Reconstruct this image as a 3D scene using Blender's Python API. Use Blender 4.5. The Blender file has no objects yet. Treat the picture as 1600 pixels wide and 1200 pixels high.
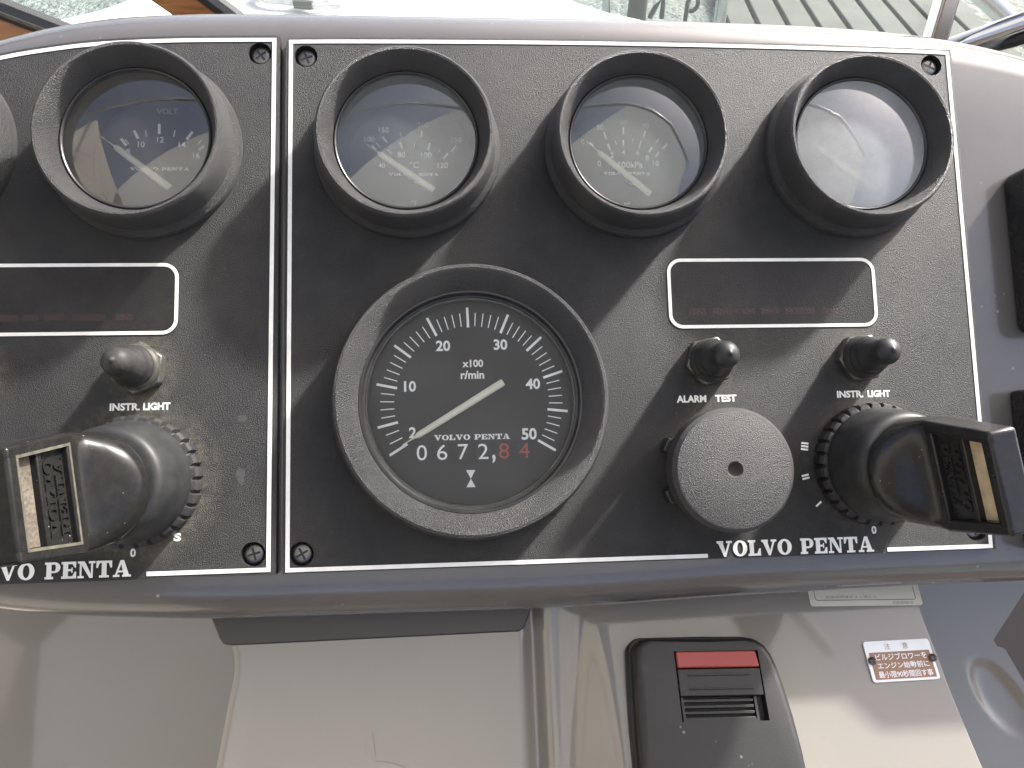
import bpy, bmesh, math, random
from mathutils import Matrix, Vector
R = math.radians
random.seed(4)
scene = bpy.context.scene
COL = scene.collection
MM = 0.001

# ------------------------------------------------------------------ frame of the dashboard
# local frame: x right, y up along the panel, z out of the panel (mm); origin = top-left corner of the right panel
TH = R(50)
U = Vector((0, math.sin(TH), math.cos(TH)))
N = Vector((0, -math.cos(TH), math.sin(TH)))
DASH = Matrix(((1, U.x, N.x, 0), (0, U.y, N.y, 0), (0, U.z, N.z, 0), (0, 0, 0, 1)))

# ------------------------------------------------------------------ camera
cam = bpy.data.objects.new("camera", bpy.data.cameras.new("camera"))
COL.objects.link(cam)
cam.data.sensor_fit = 'HORIZONTAL'
cam.data.sensor_width = 36.0
cam.data.lens = 1150.0 * 36.0 / 1600.0
cam.data.clip_start = 0.01
cam.data.clip_end = 900
CR = Matrix(((0.99718998, 0.01671752, -0.07302508), (-0.02413013, 0.99450847, -0.10183637), (0.07092161, 0.10331231, 0.99211728)))
cl = Matrix.Translation(Vector((61.779, -160.235, 269.776)) * MM) @ CR.to_4x4()
cam.matrix_world = DASH @ cl
scene.camera = cam

# ------------------------------------------------------------------ sky, sun, exposure
SUN_LOCAL = Vector((0.625, 0.740, 0.238)).normalized()
SUND = (DASH.to_3x3() @ SUN_LOCAL).normalized()
world = bpy.data.worlds.new("World")
scene.world = world
world.use_nodes = True
wn = world.node_tree
bg = wn.nodes['Background']
sky = wn.nodes.new('ShaderNodeTexSky')
sky.sky_type = 'NISHITA'
sky.sun_disc = False
sky.sun_elevation = math.asin(SUND.z)
sky.sun_rotation = math.atan2(SUND.x, SUND.y)
sky.air_density = 0.55
sky.dust_density = 5.0
sky.ozone_density = 0.4
wn.links.new(sky.outputs[0], bg.inputs[0])
bg.inputs[1].default_value = 0.15
sl = bpy.data.lights.new("sun", 'SUN')
sl.energy = 3.4
sl.angle = R(3.0)
sl.color = (1.0, 0.985, 0.955)
so = bpy.data.objects.new("sun", sl)
COL.objects.link(so)
so.rotation_euler = SUND.to_track_quat('Z', 'Y').to_euler()
scene.view_settings.view_transform = 'Standard'
scene.view_settings.look = 'None'
scene.view_settings.gamma = 1
scene.view_settings.exposure = 1.52
scene.cycles.max_bounces = 8
scene.cycles.transparent_max_bounces = 16
scene.cycles.sample_clamp_indirect = 6

# ------------------------------------------------------------------ materials
def newmat(name):
    m = bpy.data.materials.new(name)
    m.use_nodes = True
    return m, m.node_tree, m.node_tree.nodes['Principled BSDF']

def nd(t, kind, **kw):
    n = t.nodes.new(kind)
    for k, v in kw.items():
        if k in n.inputs:
            n.inputs[k].default_value = v
        else:
            setattr(n, k, v)
    return n

def ramp(t, src, stops):
    r = t.nodes.new('ShaderNodeValToRGB')
    el = r.color_ramp.elements
    while len(el) < len(stops):
        el.new(0.5)
    for e, (p, c) in zip(el, stops):
        e.position = p
        e.color = (c, c, c, 1) if not isinstance(c, tuple) else (*c, 1)
    t.links.new(src, r.inputs[0])
    return r

def coords(t):
    return t.nodes.new('ShaderNodeTexCoord').outputs['Object']

def surf(name, col, rough=0.5, grain=0, gstr=0.0, gdist=0.00015, var=0.12, vscale=18, dust=0.0, dustcol=(0.45, 0.42, 0.36),
         speck=0.0, metal=0.0, coat=0.0, spec=0.5, coatrough=0.06, roughvar=0.0, speckscale=420, halos=()):
    """one procedural surface: base colour with slow variation, leather-like grain bump, dust film and small specks"""
    m, t, p = newmat(name)
    co = coords(t)
    n1 = nd(t, 'ShaderNodeTexNoise', Scale=vscale, Detail=6, Roughness=0.6)
    t.links.new(co, n1.inputs['Vector'])
    lo = tuple(c * (1 - var) for c in col)
    hi = tuple(min(1, c * (1 + var)) for c in col)
    r1 = ramp(t, n1.outputs['Fac'], [(0.3, lo), (0.7, hi)])
    out = r1.outputs['Color']
    if dust > 0:
        n2 = nd(t, 'ShaderNodeTexNoise', Scale=vscale * 2.3, Detail=9, Roughness=0.75)
        t.links.new(co, n2.inputs['Vector'])
        r2 = ramp(t, n2.outputs['Fac'], [(0.42, 0.0), (0.8, 1.0)])
        ml = nd(t, 'ShaderNodeMath', operation='MULTIPLY')
        ml.inputs[1].default_value = dust
        t.links.new(r2.outputs['Color'], ml.inputs[0])
        mx = nd(t, 'ShaderNodeMixRGB')
        mx.inputs[2].default_value = (*dustcol, 1)
        t.links.new(ml.outputs[0], mx.inputs[0]); t.links.new(out, mx.inputs[1])
        out = mx.outputs[0]
    if speck > 0:
        v = nd(t, 'ShaderNodeTexVoronoi', Scale=speckscale)
        t.links.new(co, v.inputs['Vector'])
        r3 = ramp(t, v.outputs['Distance'], [(0.05, 1.0), (0.13, 0.0)])
        n3 = nd(t, 'ShaderNodeTexNoise', Scale=speckscale * 0.43, Detail=2)
        t.links.new(co, n3.inputs['Vector'])
        r4 = ramp(t, n3.outputs['Fac'], [(0.56, 0.0), (0.66, 1.0)])
        ml = nd(t, 'ShaderNodeMath', operation='MULTIPLY'); t.links.new(r3.outputs[0], ml.inputs[0]); t.links.new(r4.outputs[0], ml.inputs[1])
        m2 = nd(t, 'ShaderNodeMath', operation='MULTIPLY'); m2.inputs[1].default_value = speck; t.links.new(ml.outputs[0], m2.inputs[0])
        mx = nd(t, 'ShaderNodeMixRGB'); mx.inputs[2].default_value = (0.55, 0.53, 0.48, 1)
        t.links.new(m2.outputs[0], mx.inputs[0]); t.links.new(out, mx.inputs[1])
        out = mx.outputs[0]
    for hx, hy, r0, r1, st in halos:   # ring of settled grime round a fitting
        vd = nd(t, 'ShaderNodeVectorMath', operation='DISTANCE'); vd.inputs[1].default_value = (hx * MM, hy * MM, 0)
        t.links.new(co, vd.inputs[0])
        mr = nd(t, 'ShaderNodeMapRange'); mr.inputs[1].default_value = r0 * MM; mr.inputs[2].default_value = r1 * MM
        mr.inputs[3].default_value = 1.0; mr.inputs[4].default_value = 0.0
        t.links.new(vd.outputs['Value'], mr.inputs[0])
        nh = nd(t, 'ShaderNodeTexNoise', Scale=330, Detail=6, Roughness=0.7); t.links.new(co, nh.inputs['Vector'])
        rh = ramp(t, nh.outputs['Fac'], [(0.35, 0.0), (0.72, 1.0)])
        m1 = nd(t, 'ShaderNodeMath', operation='MULTIPLY'); t.links.new(mr.outputs[0], m1.inputs[0]); t.links.new(rh.outputs[0], m1.inputs[1])
        m2 = nd(t, 'ShaderNodeMath', operation='MULTIPLY'); m2.inputs[1].default_value = st; t.links.new(m1.outputs[0], m2.inputs[0])
        mx = nd(t, 'ShaderNodeMixRGB'); mx.inputs[2].default_value = (0.30, 0.26, 0.18, 1)
        t.links.new(m2.outputs[0], mx.inputs[0]); t.links.new(out, mx.inputs[1])
        out = mx.outputs[0]
    t.links.new(out, p.inputs['Base Color'])
    p.inputs['Roughness'].default_value = rough
    if roughvar:
        r5 = ramp(t, n1.outputs['Fac'], [(0.3, rough - roughvar), (0.7, rough + roughvar)])
        t.links.new(r5.outputs[0], p.inputs['Roughness'])
    p.inputs['Metallic'].default_value = metal
    p.inputs['Specular IOR Level'].default_value = spec
    p.inputs['Coat Weight'].default_value = coat
    p.inputs['Coat Roughness'].default_value = coatrough
    if grain:
        g = nd(t, 'ShaderNodeTexNoise', Scale=grain, Detail=3, Roughness=0.55)
        t.links.new(co, g.inputs['Vector'])
        g2 = nd(t, 'ShaderNodeTexVoronoi', Scale=grain * 0.8)
        t.links.new(co, g2.inputs['Vector'])
        ad = nd(t, 'ShaderNodeMath', operation='ADD'); t.links.new(g.outputs['Fac'], ad.inputs[0]); t.links.new(g2.outputs['Distance'], ad.inputs[1])
        b = nd(t, 'ShaderNodeBump', Strength=gstr, Distance=gdist)
        t.links.new(ad.outputs[0], b.inputs['Height'])
        t.links.new(b.outputs['Normal'], p.inputs['Normal'])
    return m

def glassmat(name, haze, hazecol=(0.75, 0.78, 0.8), edge=0.3, rough=0.02, patch=0.5, scale=22, tint=(0.97, 0.98, 0.97), ior=2.05, trans=0.25):
    """clear plastic or glass pane: see-through, mirror by Fresnel, with a dusty film that can also carry painted glare"""
    m = bpy.data.materials.new(name); m.use_nodes = True
    t = m.node_tree
    t.nodes.remove(t.nodes['Principled BSDF'])
    out = t.nodes['Material Output']
    tr = nd(t, 'ShaderNodeBsdfTransparent', Color=(*tint, 1))
    df = nd(t, 'ShaderNodeBsdfDiffuse', Color=(*hazecol, 1))
    tl = nd(t, 'ShaderNodeBsdfTranslucent', Color=(*hazecol, 1))
    dm = nd(t, 'ShaderNodeMixShader'); dm.inputs[0].default_value = trans
    t.links.new(df.outputs[0], dm.inputs[1]); t.links.new(tl.outputs[0], dm.inputs[2])
    gl = nd(t, 'ShaderNodeBsdfGlossy', Roughness=rough)
    co = coords(t)
    n1 = nd(t, 'ShaderNodeTexNoise', Scale=scale, Detail=8, Roughness=0.7)
    t.links.new(co, n1.inputs['Vector'])
    r = ramp(t, n1.outputs['Fac'], [(0.3, haze * (1 - patch)), (0.7, haze * (1 + patch))])
    sp = nd(t, 'ShaderNodeTexVoronoi', Scale=700)
    t.links.new(co, sp.inputs['Vector'])
    rs = ramp(t, sp.outputs['Distance'], [(0.06, 0.22), (0.12, 0.0)])
    ad = nd(t, 'ShaderNodeMath', operation='ADD'); t.links.new(r.outputs[0], ad.inputs[0]); t.links.new(rs.outputs[0], ad.inputs[1])
    mx = nd(t, 'ShaderNodeMixShader')
    t.links.new(ad.outputs[0], mx.inputs[0]); t.links.new(tr.outputs[0], mx.inputs[1]); t.links.new(dm.outputs[0], mx.inputs[2])
    fr = nd(t, 'ShaderNodeFresnel', IOR=ior)
    mx2 = nd(t, 'ShaderNodeMixShader')
    t.links.new(fr.outputs[0], mx2.inputs[0]); t.links.new(mx.outputs[0], mx2.inputs[1]); t.links.new(gl.outputs[0], mx2.inputs[2])
    t.links.new(mx2.outputs[0], out.inputs[0])
    return m

M = {}
M['panel'] = surf('panel_black', (0.014, 0.0146, 0.0155), 0.50, grain=4600, gstr=1.0, gdist=0.00026, dust=0.06, speck=0.18, vscale=14,
    halos=[(86.3, -67.2, 22, 28, 0.25), (24.9, -27.4, 8, 13, 0.2), (83.9, -27.0, 8, 14, 0.25), (26.6, -67.7, 20, 26, 0.12)])
M['panelleft'] = surf('panel_black_grimy', (0.013, 0.0136, 0.0145), 0.50, grain=4600, gstr=1.0, gdist=0.00026, dust=0.06, speck=0.18, vscale=14,
    halos=[(28.7, -66.6, 22, 31, 0.5), (29, -26.9, 8, 15, 0.45), (-29.4, -26.9, 8, 15, 0.45), (-39, -67, 19, 27, 0.5)])
M['cap'] = surf('cap_grey_black', (0.040, 0.040, 0.041), 0.42, grain=4400, gstr=0.9, gdist=0.00026, dust=0.05)
M['smudge'] = surf('dry_smudge', (0.06, 0.06, 0.06), 0.8, var=0.3, vscale=900)
M['bezel'] = surf('bezel_black', (0.040, 0.040, 0.041), 0.33, grain=3600, gstr=1.0, gdist=0.0004, dust=0.06, vscale=30)
M['rim'] = surf('rim_black', (0.018, 0.018, 0.019), 0.3, grain=2500, gstr=0.3, gdist=0.0001, dust=0.05)
M['well'] = surf('well_grey', (0.22, 0.21, 0.18), 0.6)
M['dial'] = surf('dial_charcoal', (0.020, 0.019, 0.019), 0.55, var=0.08)
M['print'] = surf('print_white', (0.80, 0.80, 0.76), 0.5, var=0.06, vscale=200)
M['dialprint'] = surf('print_dial', (0.9, 0.9, 0.87), 0.6, var=0.06, vscale=200)
M['faint'] = surf('print_faint', (0.32, 0.32, 0.31), 0.6, var=0.1, vscale=200)
M['redprint'] = surf('print_red', (0.38, 0.07, 0.05), 0.6, var=0.06)
M['needle'] = surf('needle_cream', (0.80, 0.77, 0.64), 0.45, var=0.04)
M['line'] = surf('line_white', (0.80, 0.80, 0.76), 0.4, var=0.08, vscale=120, dust=0.12, dustcol=(0.4, 0.38, 0.32))
M['window'] = surf('window_smoked', (0.009, 0.008, 0.0085), 0.5, spec=0.35, grain=3400, gstr=0.5, gdist=0.0002, dust=0.04)
M['pod'] = surf('pod_taupe', (0.100, 0.094, 0.089), 0.26, var=0.05, vscale=9, dust=0.05, speck=0.5, coat=1.0, coatrough=0.09, speckscale=160)
M['podtrim'] = surf('trim_brown', (0.032, 0.028, 0.027), 0.4, var=0.06, coat=0.2)
M['beige'] = surf('gelcoat_beige', (0.220, 0.205, 0.177), 0.13, var=0.03, vscale=8, dust=0.05, dustcol=(0.3, 0.27, 0.22), speck=0.0, coat=1.0, coatrough=0.05)
M['greyside'] = surf('moulding_grey', (0.42, 0.41, 0.40), 0.4, var=0.03, coat=0.3)
M['bulk'] = surf('bulkhead_brown', (0.035, 0.026, 0.025), 0.6)
M['rubber'] = surf('rubber_black', (0.025, 0.025, 0.026), 0.55, spec=0.3, grain=900, gstr=0.3, gdist=0.0002, dust=0.12, vscale=60, dustcol=(0.30, 0.27, 0.2))
M['rubberclean'] = surf('rubber_satin', (0.019, 0.020, 0.021), 0.48, spec=0.35, dust=0.06, vscale=60)
M['nut'] = surf('nut_dark_metal', (0.10, 0.10, 0.09), 0.35, metal=0.6, dust=0.6, vscale=160, dustcol=(0.35, 0.32, 0.24))
M['keyplastic'] = surf('key_gloss_black', (0.016, 0.016, 0.0165), 0.27, spec=0.4, var=0.1, dust=0.03, vscale=160, dustcol=(0.36, 0.31, 0.22), speck=0.6, speckscale=500, coat=0.0)
M['keydusty'] = surf('key_dusty_black', (0.012, 0.012, 0.012), 0.2, spec=0.22, var=0.1, dust=0.035, vscale=170, dustcol=(0.34, 0.30, 0.22), speck=0.8, speckscale=500)
M['keyworn'] = surf('key_worn_edge', (0.07, 0.067, 0.055), 0.45, dust=0.3, vscale=90, dustcol=(0.42, 0.38, 0.27))
M['dirt'] = surf('dried_salt_tan', (0.10, 0.085, 0.065), 0.85, var=0.3, vscale=150, grain=900, gstr=0.8, gdist=0.0004)
M['dirtpale'] = surf('dirt_pale_tan', (0.50, 0.40, 0.25), 0.85, var=0.3, vscale=150, grain=900, gstr=0.8, gdist=0.0004)
M['screw'] = surf('screw_black_metal', (0.16, 0.155, 0.15), 0.32, metal=0.8, dust=0.35, vscale=300)
M['steel'] = surf('steel', (0.62, 0.62, 0.63), 0.25, metal=1.0, dust=0.1)
M['black'] = surf('gap_black', (0.012, 0.012, 0.012), 0.6)
M['control'] = surf('control_black', (0.016, 0.0155, 0.0155), 0.44, grain=2600, gstr=0.25, gdist=0.0001, var=0.06, speck=0.3, speckscale=200)
M['red'] = surf('strip_red', (0.30, 0.048, 0.04), 0.38, var=0.04)
M['whitepaint'] = surf('plate_white', (0.80, 0.82, 0.84), 0.35, var=0.03)
M['coppersign'] = surf('plate_copper_brown', (0.27, 0.15, 0.09), 0.4, var=0.1, vscale=60)
M['label'] = surf('label_cream', (0.60, 0.58, 0.50), 0.4)
M['inkgrey'] = surf('ink_grey', (0.20, 0.19, 0.18), 0.5)
M['wood'] = None
M['deck'] = surf('deck_white', (0.80, 0.80, 0.78), 0.6, var=0.05, vscale=3, grain=500, gstr=0.3, gdist=0.001)
M['rope'] = surf('rope_white', (0.62, 0.64, 0.62), 0.85, var=0.15, vscale=60)
M['dock'] = surf('slat_post_grey', (0.05, 0.06, 0.048), 0.8, var=0.3, vscale=4)  # dark water reflection tone for the slats; posts and ropes share it
M['sole'] = surf('unseen_dark_teak', (0.07, 0.048, 0.035), 0.6, var=0.2, vscale=3)
M['side'] = surf('sky_blocker_beige', (0.34, 0.32, 0.28), 0.5, var=0.05)
M['roof'] = surf('roof_lining', (0.74, 0.71, 0.66), 0.8)
def canvasmat():
    m = bpy.data.materials.new('unseen_canvas_top'); m.use_nodes = True
    t = m.node_tree; t.nodes.remove(t.nodes['Principled BSDF'])
    co = coords(t)
    n = nd(t, 'ShaderNodeTexNoise', Scale=300, Detail=3); t.links.new(co, n.inputs['Vector'])
    r = ramp(t, n.outputs['Fac'], [(0.3, (0.66, 0.66, 0.64)), (0.7, (0.74, 0.74, 0.72))])
    d = nd(t, 'ShaderNodeBsdfDiffuse'); l = nd(t, 'ShaderNodeBsdfTranslucent'); mx = nd(t, 'ShaderNodeMixShader')
    t.links.new(r.outputs[0], d.inputs[0]); t.links.new(r.outputs[0], l.inputs[0])
    mx.inputs[0].default_value = 0.42
    t.links.new(d.outputs[0], mx.inputs[1]); t.links.new(l.outputs[0], mx.inputs[2])
    t.links.new(mx.outputs[0], t.nodes['Material Output'].inputs[0])
    return m
M['roof'] = canvasmat()
M['lens'] = glassmat('gauge_lens', 0.14, (0.70, 0.76, 0.76), patch=0.25)  # milky film, part dust and part painted sky glare
M['lensvolt'] = glassmat('gauge_lens_scratched', 0.08, (0.70, 0.68, 0.62), patch=0.6)
M['lensfogglare'] = glassmat('gauge_lens_fog_glare', 0.54, (0.64, 0.66, 0.66), patch=0.25, rough=0.03)  # heavy film: fog plus bright sky reflection put into its colour
M['lenstach'] = glassmat('tach_lens', 0.022, (0.6, 0.6, 0.6), patch=0.5, ior=1.32)
M['pane'] = glassmat('windscreen', 0.05, (0.90, 0.93, 0.91), patch=0.1, scale=6, ior=1.45, trans=0.75)

def woodmat():
    m, t, p = newmat('teak')
    co = coords(t)
    mp = nd(t, 'ShaderNodeMapping'); mp.inputs['Scale'].default_value = (12, 60, 160)
    t.links.new(co, mp.inputs[0])
    n = nd(t, 'ShaderNodeTexNoise', Scale=2.5, Detail=8, Roughness=0.65)
    t.links.new(mp.outputs[0], n.inputs['Vector'])
    r = ramp(t, n.outputs['Fac'], [(0.3, (0.20, 0.075, 0.025)), (0.7, (0.42, 0.18, 0.06))])
    t.links.new(r.outputs[0], p.inputs['Base Color'])
    p.inputs['Roughness'].default_value = 0.35
    p.inputs['Coat Weight'].default_value = 0.5
    return m
M['wood'] = woodmat()

def watermat():
    m, t, p = newmat('harbour_water')
    p.inputs['Base Color'].default_value = (0.20, 0.26, 0.24, 1)
    p.inputs['Roughness'].default_value = 0.12
    co = coords(t)
    n = nd(t, 'ShaderNodeTexNoise', Scale=9.0, Detail=5, Roughness=0.65)
    t.links.new(co, n.inputs['Vector'])
    b = nd(t, 'ShaderNodeBump', Strength=1.0, Distance=0.16)
    t.links.new(n.outputs['Fac'], b.inputs['Height'])
    t.links.new(b.outputs[0], p.inputs['Normal'])
    return m
M['water'] = watermat()

# ------------------------------------------------------------------ building helpers (mm in, metres out)
def link(name, me, mat, parent=None, mw=None, smooth=None):
    o = bpy.data.objects.new(name, me)
    COL.objects.link(o)
    if mat is not None:
        me.materials.append(mat)
    if parent is not None:
        o.parent = parent
    if mw is not None:
        o.matrix_world = mw
    if smooth is not None:
        me.polygons.foreach_set('use_smooth', [True] * len(me.polygons))
        me.set_sharp_from_angle(angle=R(smooth))
    return o

def mesh(name, verts, faces):
    me = bpy.data.meshes.new(name)
    me.from_pydata([(v[0] * MM, v[1] * MM, v[2] * MM) for v in verts], [], faces)
    me.update()
    return me

def tag(o, label=None, cat=None, group=None, kind=None):
    if label: o['label'] = label
    if cat: o['category'] = cat
    if group: o['group'] = group
    if kind: o['kind'] = kind
    return o

def root(name, x, y, z, label, cat, group=None, rot=None):
    o = bpy.data.objects.new(name, None)
    o.empty_display_size = 0.01
    COL.objects.link(o)
    m = DASH @ Matrix.Translation(Vector((x, y, z)) * MM)
    if rot is not None:
        m = m @ rot
    o.matrix_world = m
    return tag(o, label, cat, group)

def lathe(prof, n=96, close_top=False, close_bottom=False, ox=0, oy=0):
    vs, fs = [], []
    for r, z in prof:
        for i in range(n):
            a = 2 * math.pi * i / n
            vs.append((ox + r * math.cos(a), oy + r * math.sin(a), z))
    for k in range(len(prof) - 1):
        for i in range(n):
            j = (i + 1) % n
            fs.append((k * n + i, k * n + j, (k + 1) * n + j, (k + 1) * n + i))
    if close_top: fs.append(tuple(range((len(prof) - 1) * n, len(prof) * n)))
    if close_bottom: fs.append(tuple(reversed(range(n))))
    return vs, fs

def prism(outline, z0, z1, mat=None):
    n = len(outline)
    vs = [(x, y, z0) for x, y in outline] + [(x, y, z1) for x, y in outline]
    fs = [tuple(reversed(range(n))), tuple(range(n, 2 * n))]
    for i in range(n):
        j = (i + 1) % n
        fs.append((i, j, n + j, n + i))
    return vs, fs

def join(*parts):
    V, F = [], []
    for vs, fs in parts:
        b = len(V)
        V += list(vs)
        F += [tuple(i + b for i in f) for f in fs]
    return V, F

def box(x0, x1, y0, y1, z0, z1):
    return prism([(x0, y0), (x1, y0), (x1, y1), (x0, y1)], z0, z1)

def rrect(x0, x1, y0, y1, r, n=8):
    o = []
    for cx, cy, a0 in ((x1 - r, y1 - r, 0), (x0 + r, y1 - r, 90), (x0 + r, y0 + r, 180), (x1 - r, y0 + r, 270)):
        for i in range(n + 1):
            a = R(a0 + 90 * i / n)
            o.append((cx + r * math.cos(a), cy + r * math.sin(a)))
    return o

def strip(pts, w, z0, z1, closed=False):
    """flat ribbon with mitred corners along pts"""
    n = len(pts)
    L, Rr = [], []
    for i in range(n):
        p = Vector(pts[i])
        if closed or 0 < i < n - 1:
            a = (p - Vector(pts[i - 1])).normalized(); b = (Vector(pts[(i + 1) % n]) - p).normalized()
        elif i == 0:
            a = b = (Vector(pts[1]) - p).normalized()
        else:
            a = b = (p - Vector(pts[-2])).normalized()
        na, nb = Vector((-a.y, a.x)), Vector((-b.y, b.x))
        m = (na + nb).normalized()
        k = w / 2 / max(0.3, m.dot(na))
        L.append(p + m * k); Rr.append(p - m * k)
    vs, fs = [], []
    for a, b in zip(L, Rr):
        vs += [(a.x, a.y, z0), (b.x, b.y, z0), (b.x, b.y, z1), (a.x, a.y, z1)]
    seg = n if closed else n - 1
    for i in range(seg):
        p, q = 4 * i, 4 * ((i + 1) % n)
        for k in range(4):
            k2 = (k + 1) % 4
            fs.append((p + k, p + k2, q + k2, q + k))
    if not closed:
        fs.append((0, 1, 2, 3)); fs.append(tuple(4 * (n - 1) + k for k in (3, 2, 1, 0)))
    return vs, fs

def add(name, vf, mat, parent=None, smooth=35, bevel=0, seg=2, mw=None, offset=None):
    vs, fs = vf
    if offset:
        vs = [(v[0] + offset[0], v[1] + offset[1], v[2] + offset[2]) for v in vs]
    me = mesh(name, vs, fs)
    bm = bmesh.new(); bm.from_mesh(me)
    bmesh.ops.recalc_face_normals(bm, faces=bm.faces)
    bm.to_mesh(me); bm.free()
    o = link(name, me, mat, parent, mw, smooth)
    if bevel:
        b = o.modifiers.new('edge', 'BEVEL')
        b.width = bevel * MM; b.segments = seg; b.limit_method = 'ANGLE'; b.angle_limit = R(40)
    return o

def tube(pts, r, n=10, caps=True, twist=None):
    """round bar along 3D points"""
    vs, fs = [], []
    P = [Vector(p) for p in pts]
    up = Vector((0.31, 0.2, 0.93))
    for i, p in enumerate(P):
        d = (P[min(i + 1, len(P) - 1)] - P[max(i - 1, 0)]).normalized()
        a = d.cross(up).normalized(); b = d.cross(a).normalized()
        for k in range(n):
            t = 2 * math.pi * k / n
            rr = r(i) if callable(r) else r
            vs.append(tuple(p + a * rr * math.cos(t) + b * rr * math.sin(t)))
    for i in range(len(P) - 1):
        for k in range(n):
            j = (k + 1) % n
            fs.append((i * n + k, i * n + j, (i + 1) * n + j, (i + 1) * n + k))
    if caps:
        fs.append(tuple(range(n))); fs.append(tuple(reversed(range((len(P) - 1) * n, len(P) * n))))
    return vs, fs

# ------------------------------------------------------------------ lettering
_dg = None
def text_vf(s, h=None, w=None, cx=0, cy=0, z=0, ext=0.03, bold=0.0, shear=0.0, space=1.0):
    """a word from the default face scaled to cap height h and/or width w (mm), centred at cx, cy"""
    c = bpy.data.curves.new('t', 'FONT')
    c.body = s; c.size = 1.0; c.align_x = 'CENTER'; c.offset = bold; c.shear = shear; c.space_character = space
    c.resolution_u = 3; c.extrude = 0.0
    o = bpy.data.objects.new('t', c)
    COL.objects.link(o)
    dg = bpy.context.evaluated_depsgraph_get(); dg.update()
    me = bpy.data.meshes.new_from_object(o.evaluated_get(dg))
    vs = [tuple(v.co) for v in me.vertices]
    fs = [tuple(p.vertices) for p in me.polygons]
    bpy.data.objects.remove(o); bpy.data.curves.remove(c); bpy.data.meshes.remove(me)
    if not vs:
        return [], []
    x0 = min(v[0] for v in vs); x1 = max(v[0] for v in vs); y0 = min(v[1] for v in vs); y1 = max(v[1] for v in vs)
    sy = (h / (y1 - y0)) if h else None
    sx = (w / (x1 - x0)) if w else sy
    if sy is None: sy = sx
    mx, my = (x0 + x1) / 2, (y0 + y1) / 2
    return [(cx + (v[0] - mx) * sx, cy + (v[1] - my) * sy, z) for v in vs], fs

def ring_arc(cx, cy, rxo, ryo, rxi, ryi, a0, a1, n=18):
    vs, fs = [], []
    for i in range(n + 1):
        a = R(a0 + (a1 - a0) * i / n)
        vs.append((cx + rxo * math.cos(a), cy + ryo * math.sin(a))); vs.append((cx + rxi * math.cos(a), cy + ryi * math.sin(a)))
    for i in range(n):
        fs.append([vs[2 * i], vs[2 * i + 1], vs[2 * i + 3], vs[2 * i + 2]])
    return fs

def slab_glyph(c):
    """heavy slab-serif capitals in a unit-high cell; returns polygons and advance width"""
    q = lambda x0, y0, x1, y1: [(x0, y0), (x1, y0), (x1, y1), (x0, y1)]
    if c == 'V':
        return [[(0.06, 0.95), (0.40, 0.95), (0.62, 0.22), (0.48, 0)], [(0.48, 0), (0.62, 0), (0.96, 0.95), (0.82, 0.95)], q(0, 0.86, 0.46, 1), q(0.66, 0.86, 1.06, 1)], 1.06
    if c == 'O':
        return ring_arc(0.50, 0.5, 0.50, 0.51, 0.20, 0.38, 0, 360, 30), 1.0
    if c == 'L':
        return [q(0.10, 0.1, 0.40, 0.9), q(0, 0, 0.88, 0.14), q(0, 0.86, 0.52, 1), [(0.88, 0.14), (0.88, 0.46), (0.76, 0.46), (0.62, 0.14)]], 0.88
    if c == 'P':
        return [q(0.10, 0.1, 0.40, 0.9), q(0, 0, 0.52, 0.14), q(0, 0.86, 0.60, 1), q(0.36, 0.36, 0.60, 0.48)] + ring_arc(0.58, 0.68, 0.36, 0.32, 0.08, 0.20, -90, 90, 14), 0.94
    if c == 'E':
        return [q(0.10, 0.1, 0.40, 0.9), q(0, 0, 0.90, 0.14), q(0, 0.86, 0.88, 1), q(0.36, 0.44, 0.62, 0.56), q(0.60, 0.34, 0.68, 0.66),
                [(0.90, 0.14), (0.90, 0.40), (0.80, 0.40), (0.66, 0.14)], [(0.66, 0.86), (0.80, 0.64), (0.88, 0.64), (0.88, 0.86)]], 0.92
    if c == 'N':
        return [q(0.12, 0.1, 0.24, 0.9), q(0, 0, 0.38, 0.13), q(0.80, 0.02, 0.92, 0.9), q(0.66, 0.87, 1.06, 1), q(0, 0.87, 0.42, 1), [(0.14, 0.92), (0.46, 0.92), (0.92, 0.0), (0.72, 0.0)]], 1.06
    if c == 'T':
        return [q(0.33, 0.1, 0.63, 0.9), q(0.18, 0, 0.78, 0.13), q(0, 0.86, 0.96, 1), [(0, 0.86), (0, 0.58), (0.10, 0.58), (0.20, 0.86)], [(0.76, 0.86), (0.86, 0.58), (0.96, 0.58), (0.96, 0.86)]], 0.96
    if c == 'A':
        return [[(0.10, 0.05), (0.22, 0.05), (0.58, 1), (0.44, 1)], [(0.44, 1), (0.66, 1), (1.0, 0.05), (0.66, 0.05)], q(0.24, 0.27, 0.74, 0.38), q(0, 0, 0.40, 0.13), q(0.56, 0, 1.10, 0.13)], 1.10
    return [], 0.55

def slab_text(s, cx, cy, w, h, z, only=None):
    polys, x = [], 0
    for c in s:
        ps, a = slab_glyph(c)
        for p in ps: polys.append([(x + u, v) for u, v in p])
        x += a + (0.06 if c != ' ' else 0.0)
    sx, sy = w / (x - 0.06), h
    vs, fs = [], []
    for k, p in enumerate(polys):
        zz = z + 0.004 * (k % 9)
        b = len(vs)
        vs += [(cx - w / 2 + u * sx, cy + (v - 0.5) * sy, zz) for u, v in p]
        fs.append(tuple(range(b, b + len(p))))
    return vs, fs

def addflat(name, vf, mat, parent):
    """flat print: keep faces looking out of the panel"""
    me = mesh(name, *vf)
    bm = bmesh.new(); bm.from_mesh(me)
    for f in bm.faces:
        f.normal_update()
        if f.normal.z < 0: f.normal_flip()
    bm.to_mesh(me); bm.free()
    return link(name, me, mat, parent)

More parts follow.
